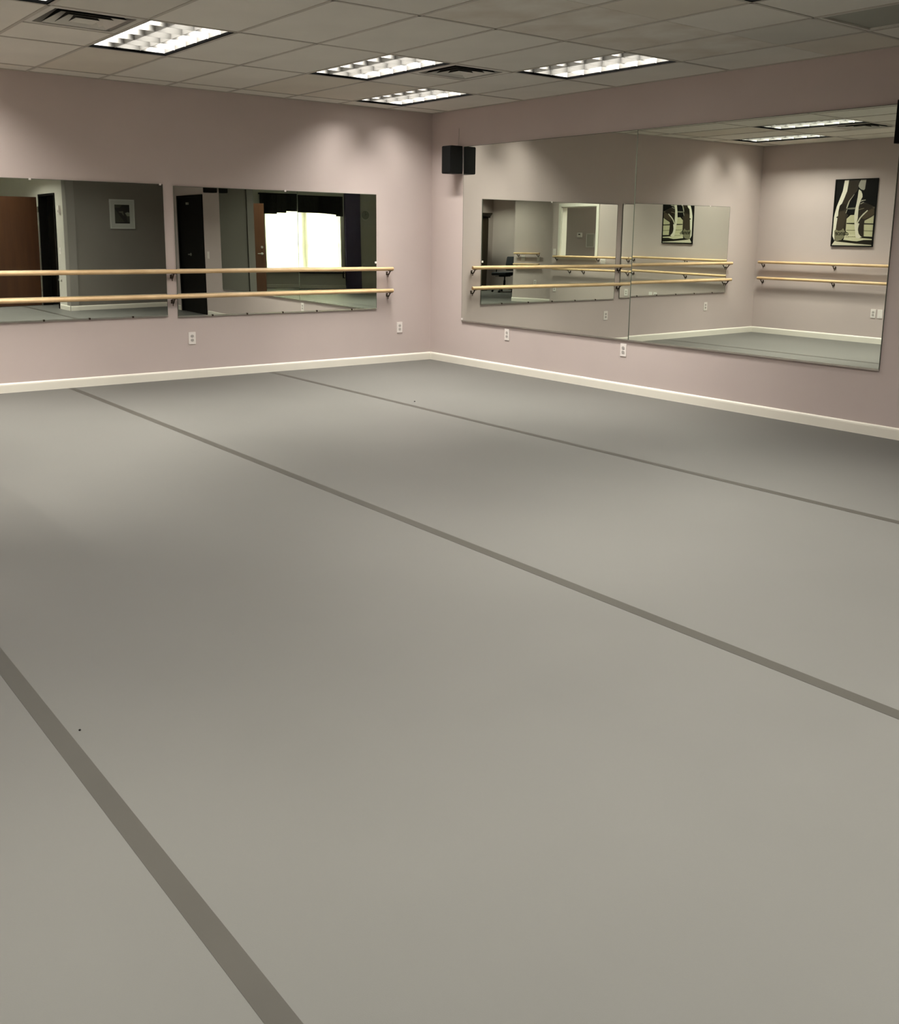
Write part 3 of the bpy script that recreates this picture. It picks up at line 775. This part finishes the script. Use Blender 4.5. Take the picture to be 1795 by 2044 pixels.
MB().box((0.0, -6.70, 1.88), (0.02, -6.62, 1.92)).obj('door_viewer', M['steel'], d1)
YD = -9.03
d2 = MB().box((XP - 0.045 - 0.92, YD - 0.045, 0.01), (XP - 0.045, YD, 2.03)).obj('door_2', M['door_wood'])
tag(d2, 'orange brown wooden door standing open at the dark doorway', 'door', None, 'structure')
lever(d2, (XP - 0.045 - 0.85, YD, 0.985), (0, 1, 0), (1, 0, 0))
MB().disc_lathe((XP - 0.045 - 0.85, YD, 1.12), (0, 1, 0), [(0.027, 0), (0.027, 0.008), (0.015, 0.014)], 16).obj('deadbolt', M['steel'], d2, True)
for z in (0.22, 1.02, 1.80): MB().box((XP - 0.045, YD - 0.006, z - 0.05), (XP - 0.02, YD + 0.006, z + 0.05)).tube([(XP - 0.035, YD + 0.006, z - 0.05), (XP - 0.035, YD + 0.006, z + 0.05)], 0.007, 8).obj('hinge', M['steel'], d2)
f = MB(); f.box((XP - 0.012, -8.18, 0), (XP + 0.13, -8.14, 2.08)); f.box((XP - 0.012, -9.06, 0), (XP + 0.13, -9.02, 2.08)); f.box((XP - 0.012, -9.02, 2.04), (XP + 0.13, -8.18, 2.08))
struct('trim_4', f, M['door_dark'], 'dark frame of the open doorway in the pale wall', 'trim')
# a storage cupboard dimly seen in the dark hall
t = thing('hall_cupboard', 'grey cupboard dimly visible inside the dark doorway', 'cupboard', (-0.95, -9.9, 0))
MB().box((-0.35, -0.3, 0.08), (0.35, 0.3, 1.9)).obj('cupboard_body', M['wall_grey'], t, False, 0.005)
for s in (-1, 1): MB().box((s * 0.175 - 0.165, 0.3, 0.12), (s * 0.175 + 0.165, 0.318, 1.86)).obj('cupboard_door', M['wall_grey'], t)
MB().box((-0.33, -0.28, 0), (0.33, 0.27, 0.08)).obj('plinth', M['black'], t)

# ------------------------------------------------------------------ rear window
win = thing('window_1', 'bright double window in the rear wall, reflected in the low mirror', 'window', (0, 0, 0), None, None, 'structure')
fy0, fy1 = YR - 0.15, YR - 0.10
xm = -5.905
f = MB(); g = 0.05
f.box((WX0, fy0, WZ0), (WX0 + g, fy1, WZ1)); f.box((WX1 - g, fy0, WZ0), (WX1, fy1, WZ1)); f.box((WX0, fy0, WZ0), (WX1, fy1, WZ0 + g)); f.box((WX0, fy0, WZ1 - g), (WX1, fy1, WZ1))
f.obj('window_frame', M['cream'], win)
MB().box((xm - 0.082, fy0 - 0.01, WZ0 + g), (xm + 0.082, fy1 + 0.015, WZ1 - g)).obj('mullion', M['cream'], win)
for x0, x1 in ((WX0 + g, xm - 0.082), (xm + 0.082, WX1 - g)):
    MB().box((x0, fy0 + 0.01, 1.155), (x1, fy1 - 0.01, 1.19)).obj('meeting_rail', M['cream'], win)
    for z0, z1 in ((WZ0 + g, 1.155), (1.19, WZ1 - g)):
        MB().box((x0, fy0 + 0.03, z0), (x1, fy0 + 0.034, z1)).obj('pane', M['glass'], win)
cs = MB(); q = 0.07
cs.box((WX0 - q, YR, WZ0 - 0.02), (WX0, YR + 0.018, WZ1 + q)); cs.box((WX1, YR, WZ0 - 0.02), (WX1 + q, YR + 0.018, WZ1 + q)); cs.box((WX0, YR, WZ1), (WX1, YR + 0.018, WZ1 + q))
cs.obj('casing', M['trim'], win)
MB().box((WX0 - 0.02, YR, WZ0 - 0.055), (WX1 + 0.02, YR + 0.10, WZ0 - 0.02)).obj('sill', M['black'], win)
bl = thing('window_blind', 'thin cream slatted blinds glowing in the bright window', 'blind', (0, 0, 0))
sm = MB().prism([(-0.0045, -0.013), (-0.0035, -0.0135), (0.0045, 0.013), (0.0035, 0.0135)], 0, -0.5, 0.5).mesh('slat', M['slat'])
for x0, x1 in ((WX0 + 0.012, xm - 0.004), (xm + 0.004, WX1 - 0.012)):
    MB().box((x0, YR - 0.042, WZ1 - 0.04), (x1, YR - 0.012, WZ1)).obj('headrail', M['cream'], bl)
    for i in range(66):
        o = link('slat', sm, bl, ((x0 + x1) / 2, YR - 0.027, WZ0 + 0.012 + i * 0.0242)); o.scale = (x1 - x0, 1, 1)
# stepped black valance hung before the window head
va = thing('valance', 'black stepped valance hanging over the bright window', 'valance', (0, 0, 0))
def vz(x):
    s = (WX1 - x) / (WX1 - WX0)
    return 1.92 if s < 0.13 else 1.955 if s < 0.27 else 2.0 - 0.05 * max(0, (s - 0.6) / 0.4) ** 2 if s < 0.91 else 1.93
npl = 36; xa, xb = WX1 + 0.16, WX0 - 0.02
vm = MB()
for i in range(npl):
    x0 = xa + (xb - xa) * i / npl; x1 = xa + (xb - xa) * (i + 1) / npl
    y = YR + 0.10 + (0.012 if i % 2 else 0.0)
    vm.box((x1, YR + 0.085, vz((x0 + x1) / 2)), (x0, y, 2.42))
vm.obj('valance_cloth', M['valance'], va)
MB().box((xb, YR + 0.018, 2.42), (xa, YR + 0.115, 2.45)).obj('valance_board', M['black'], va)
# clock
t = thing('wall_clock', 'round grey wall clock on the rear wall beside the purple pilaster', 'clock', (-7.68, YR, 1.99), ROT_REAR)
MB().disc_lathe((0, 0, 0), (0, -1, 0), [(0.135, 0), (0.135, 0.03), (0.125, 0.036), (0.118, 0.03)], 36).obj('clock_rim', M['trim'], t, True)
MB().disc_lathe((0, -0.0305, 0), (0, -1, 0), [(0.118, 0), (0.118, 0.001)], 36).obj('clock_face', M['clockface'], t)
hm = MB(); hm.prism([(-0.004, -0.01), (0.004, -0.01), (0.004, 0.09), (-0.004, 0.09)], 1, -0.034, -0.0325); hm.prism([(-0.01, -0.004), (0.05, 0.02), (0.048, 0.028), (-0.012, 0.004)], 1, -0.034, -0.0325)
hm.obj('clock_hands', M['slot_dark'], t)
t = thing('wall_box', 'small black and white strip box low beside the window', 'box', (-6.985, YR, 0.40), ROT_REAR)
MB().box((-0.018, -0.05, -0.12), (0.018, 0, 0.12)).obj('box_body', M['black'], t)
MB().box((-0.013, -0.052, -0.10), (0.013, -0.05, 0.0)).box((-0.006, -0.052, 0.02), (0.006, -0.05, 0.10)).obj('box_panel', M['plate'], t)

# ------------------------------------------------------------------ office: cabinet and swivel chair
t = thing('tall_cabinet', 'tall dark wooden cabinet with crown moulding at the mirror edge', 'cabinet', (-9.42, -11.18, 0))
MB().box((-0.52, -0.40, 0.08), (0.52, 0.21, 1.96)).obj('cabinet_body', M['cabinet'], t, False, 0.004)
MB().prism([(0.21, 1.94), (0.21, 1.97), (0.29, 2.05), (0.29, 2.07), (-0.40, 2.07), (-0.40, 1.94)], 0, -0.58, 0.58).obj('crown_moulding', M['cabinet'], t)
MB().box((-0.54, -0.40, 0), (0.54, 0.23, 0.08)).obj('plinth', M['cabinet'], t)
for s in (-1, 1):
    d = MB().box((s * 0.26 - 0.245, 0.21, 0.14), (s * 0.26 + 0.245, 0.232, 1.9)).obj('cabinet_door', M['cabinet'], t)
    MB().disc_lathe((s * 0.05, 0.232, 1.0), (0, 1, 0), [(0.006, 0), (0.006, 0.015), (0.014, 0.02), (0.012, 0.03)], 12).obj('knob', M['steel'], d, True)
ch = thing('swivel_chair', 'black fabric swivel chair on castors in the office', 'chair', (-9.76, -10.04, 0), (0, 0, math.radians(8)))
# local +X is the way the chair faces
MB().box((-0.23, -0.24, 0.44), (0.25, 0.24, 0.52)).obj('seat', M['fabric_dark'], ch, True, 0.03)
bm_ = MB(); prof = [(-0.30, 0.54), (-0.26, 0.56), (-0.25, 0.72), (-0.29, 0.91), (-0.33, 0.92), (-0.33, 0.72)]
bm_.prism(prof, 1, -0.21, 0.21)
bm_.obj('backrest', M['fabric_dark'], ch, True, 0.012)
MB().tube([(-0.10, 0, 0.43), (-0.27, 0, 0.43), (-0.33, 0, 0.50), (-0.335, 0, 0.75)], 0.018, 8).obj('back_support', M['black'], ch, True)
MB().tube([(0, 0, 0.10), (0, 0, 0.30), (0, 0, 0.31), (0, 0, 0.44)], [0.028, 0.028, 0.018, 0.018], 12).obj('column', M['black'], ch, True)
MB().box((-0.12, -0.09, 0.40), (0.12, 0.09, 0.44)).tube([(0.05, -0.09, 0.42), (0.06, -0.26, 0.41)], 0.008, 6).obj('tilt_mechanism', M['black'], ch)
for k in range(5):
    a = 2 * math.pi * k / 5 + 0.3; c, s = math.cos(a), math.sin(a)
    lg = MB().tube([(0.02 * c, 0.02 * s, 0.115), (0.28 * c, 0.28 * s, 0.07)], [0.026, 0.016], 8).obj('base_leg', M['black'], ch, True)
    MB().tube([(0.29 * c - 0.022 * s, 0.29 * s + 0.022 * c, 0.028), (0.29 * c + 0.022 * s, 0.29 * s - 0.022 * c, 0.028)], 0.028, 12).tube([(0.28 * c, 0.28 * s, 0.03), (0.28 * c, 0.28 * s, 0.075)], 0.007, 6).obj('castor', M['black'], lg, True)
for s in (-1, 1):
    MB().tube([(0.0, s * 0.22, 0.45), (0.0, s * 0.29, 0.46), (-0.02, s * 0.30, 0.64), (0.10, s * 0.30, 0.67), (-0.14, s * 0.30, 0.67)], 0.014, 8).obj('armrest', M['black'], ch, True)

# ------------------------------------------------------------------ specks on the floor
def speck(label, x, y, r):
    o = MB().disc_lathe((0, 0, 0.0), (0, 0, 1), [(r, 0.0002), (r * 0.8, r * 0.7), (r * 0.3, r)], 7).obj('floor_speck', M['black'])
    o.location = (x, y, 0.0008); tag(o, label, 'speck', 'specks on the floor')
speck('tiny black speck on the grey floor beyond the second tape line', -1.911, -2.344, 0.007)
speck('tiny dark speck on the grey floor right of the nearest tape', -6.053, -6.465, 0.0035)
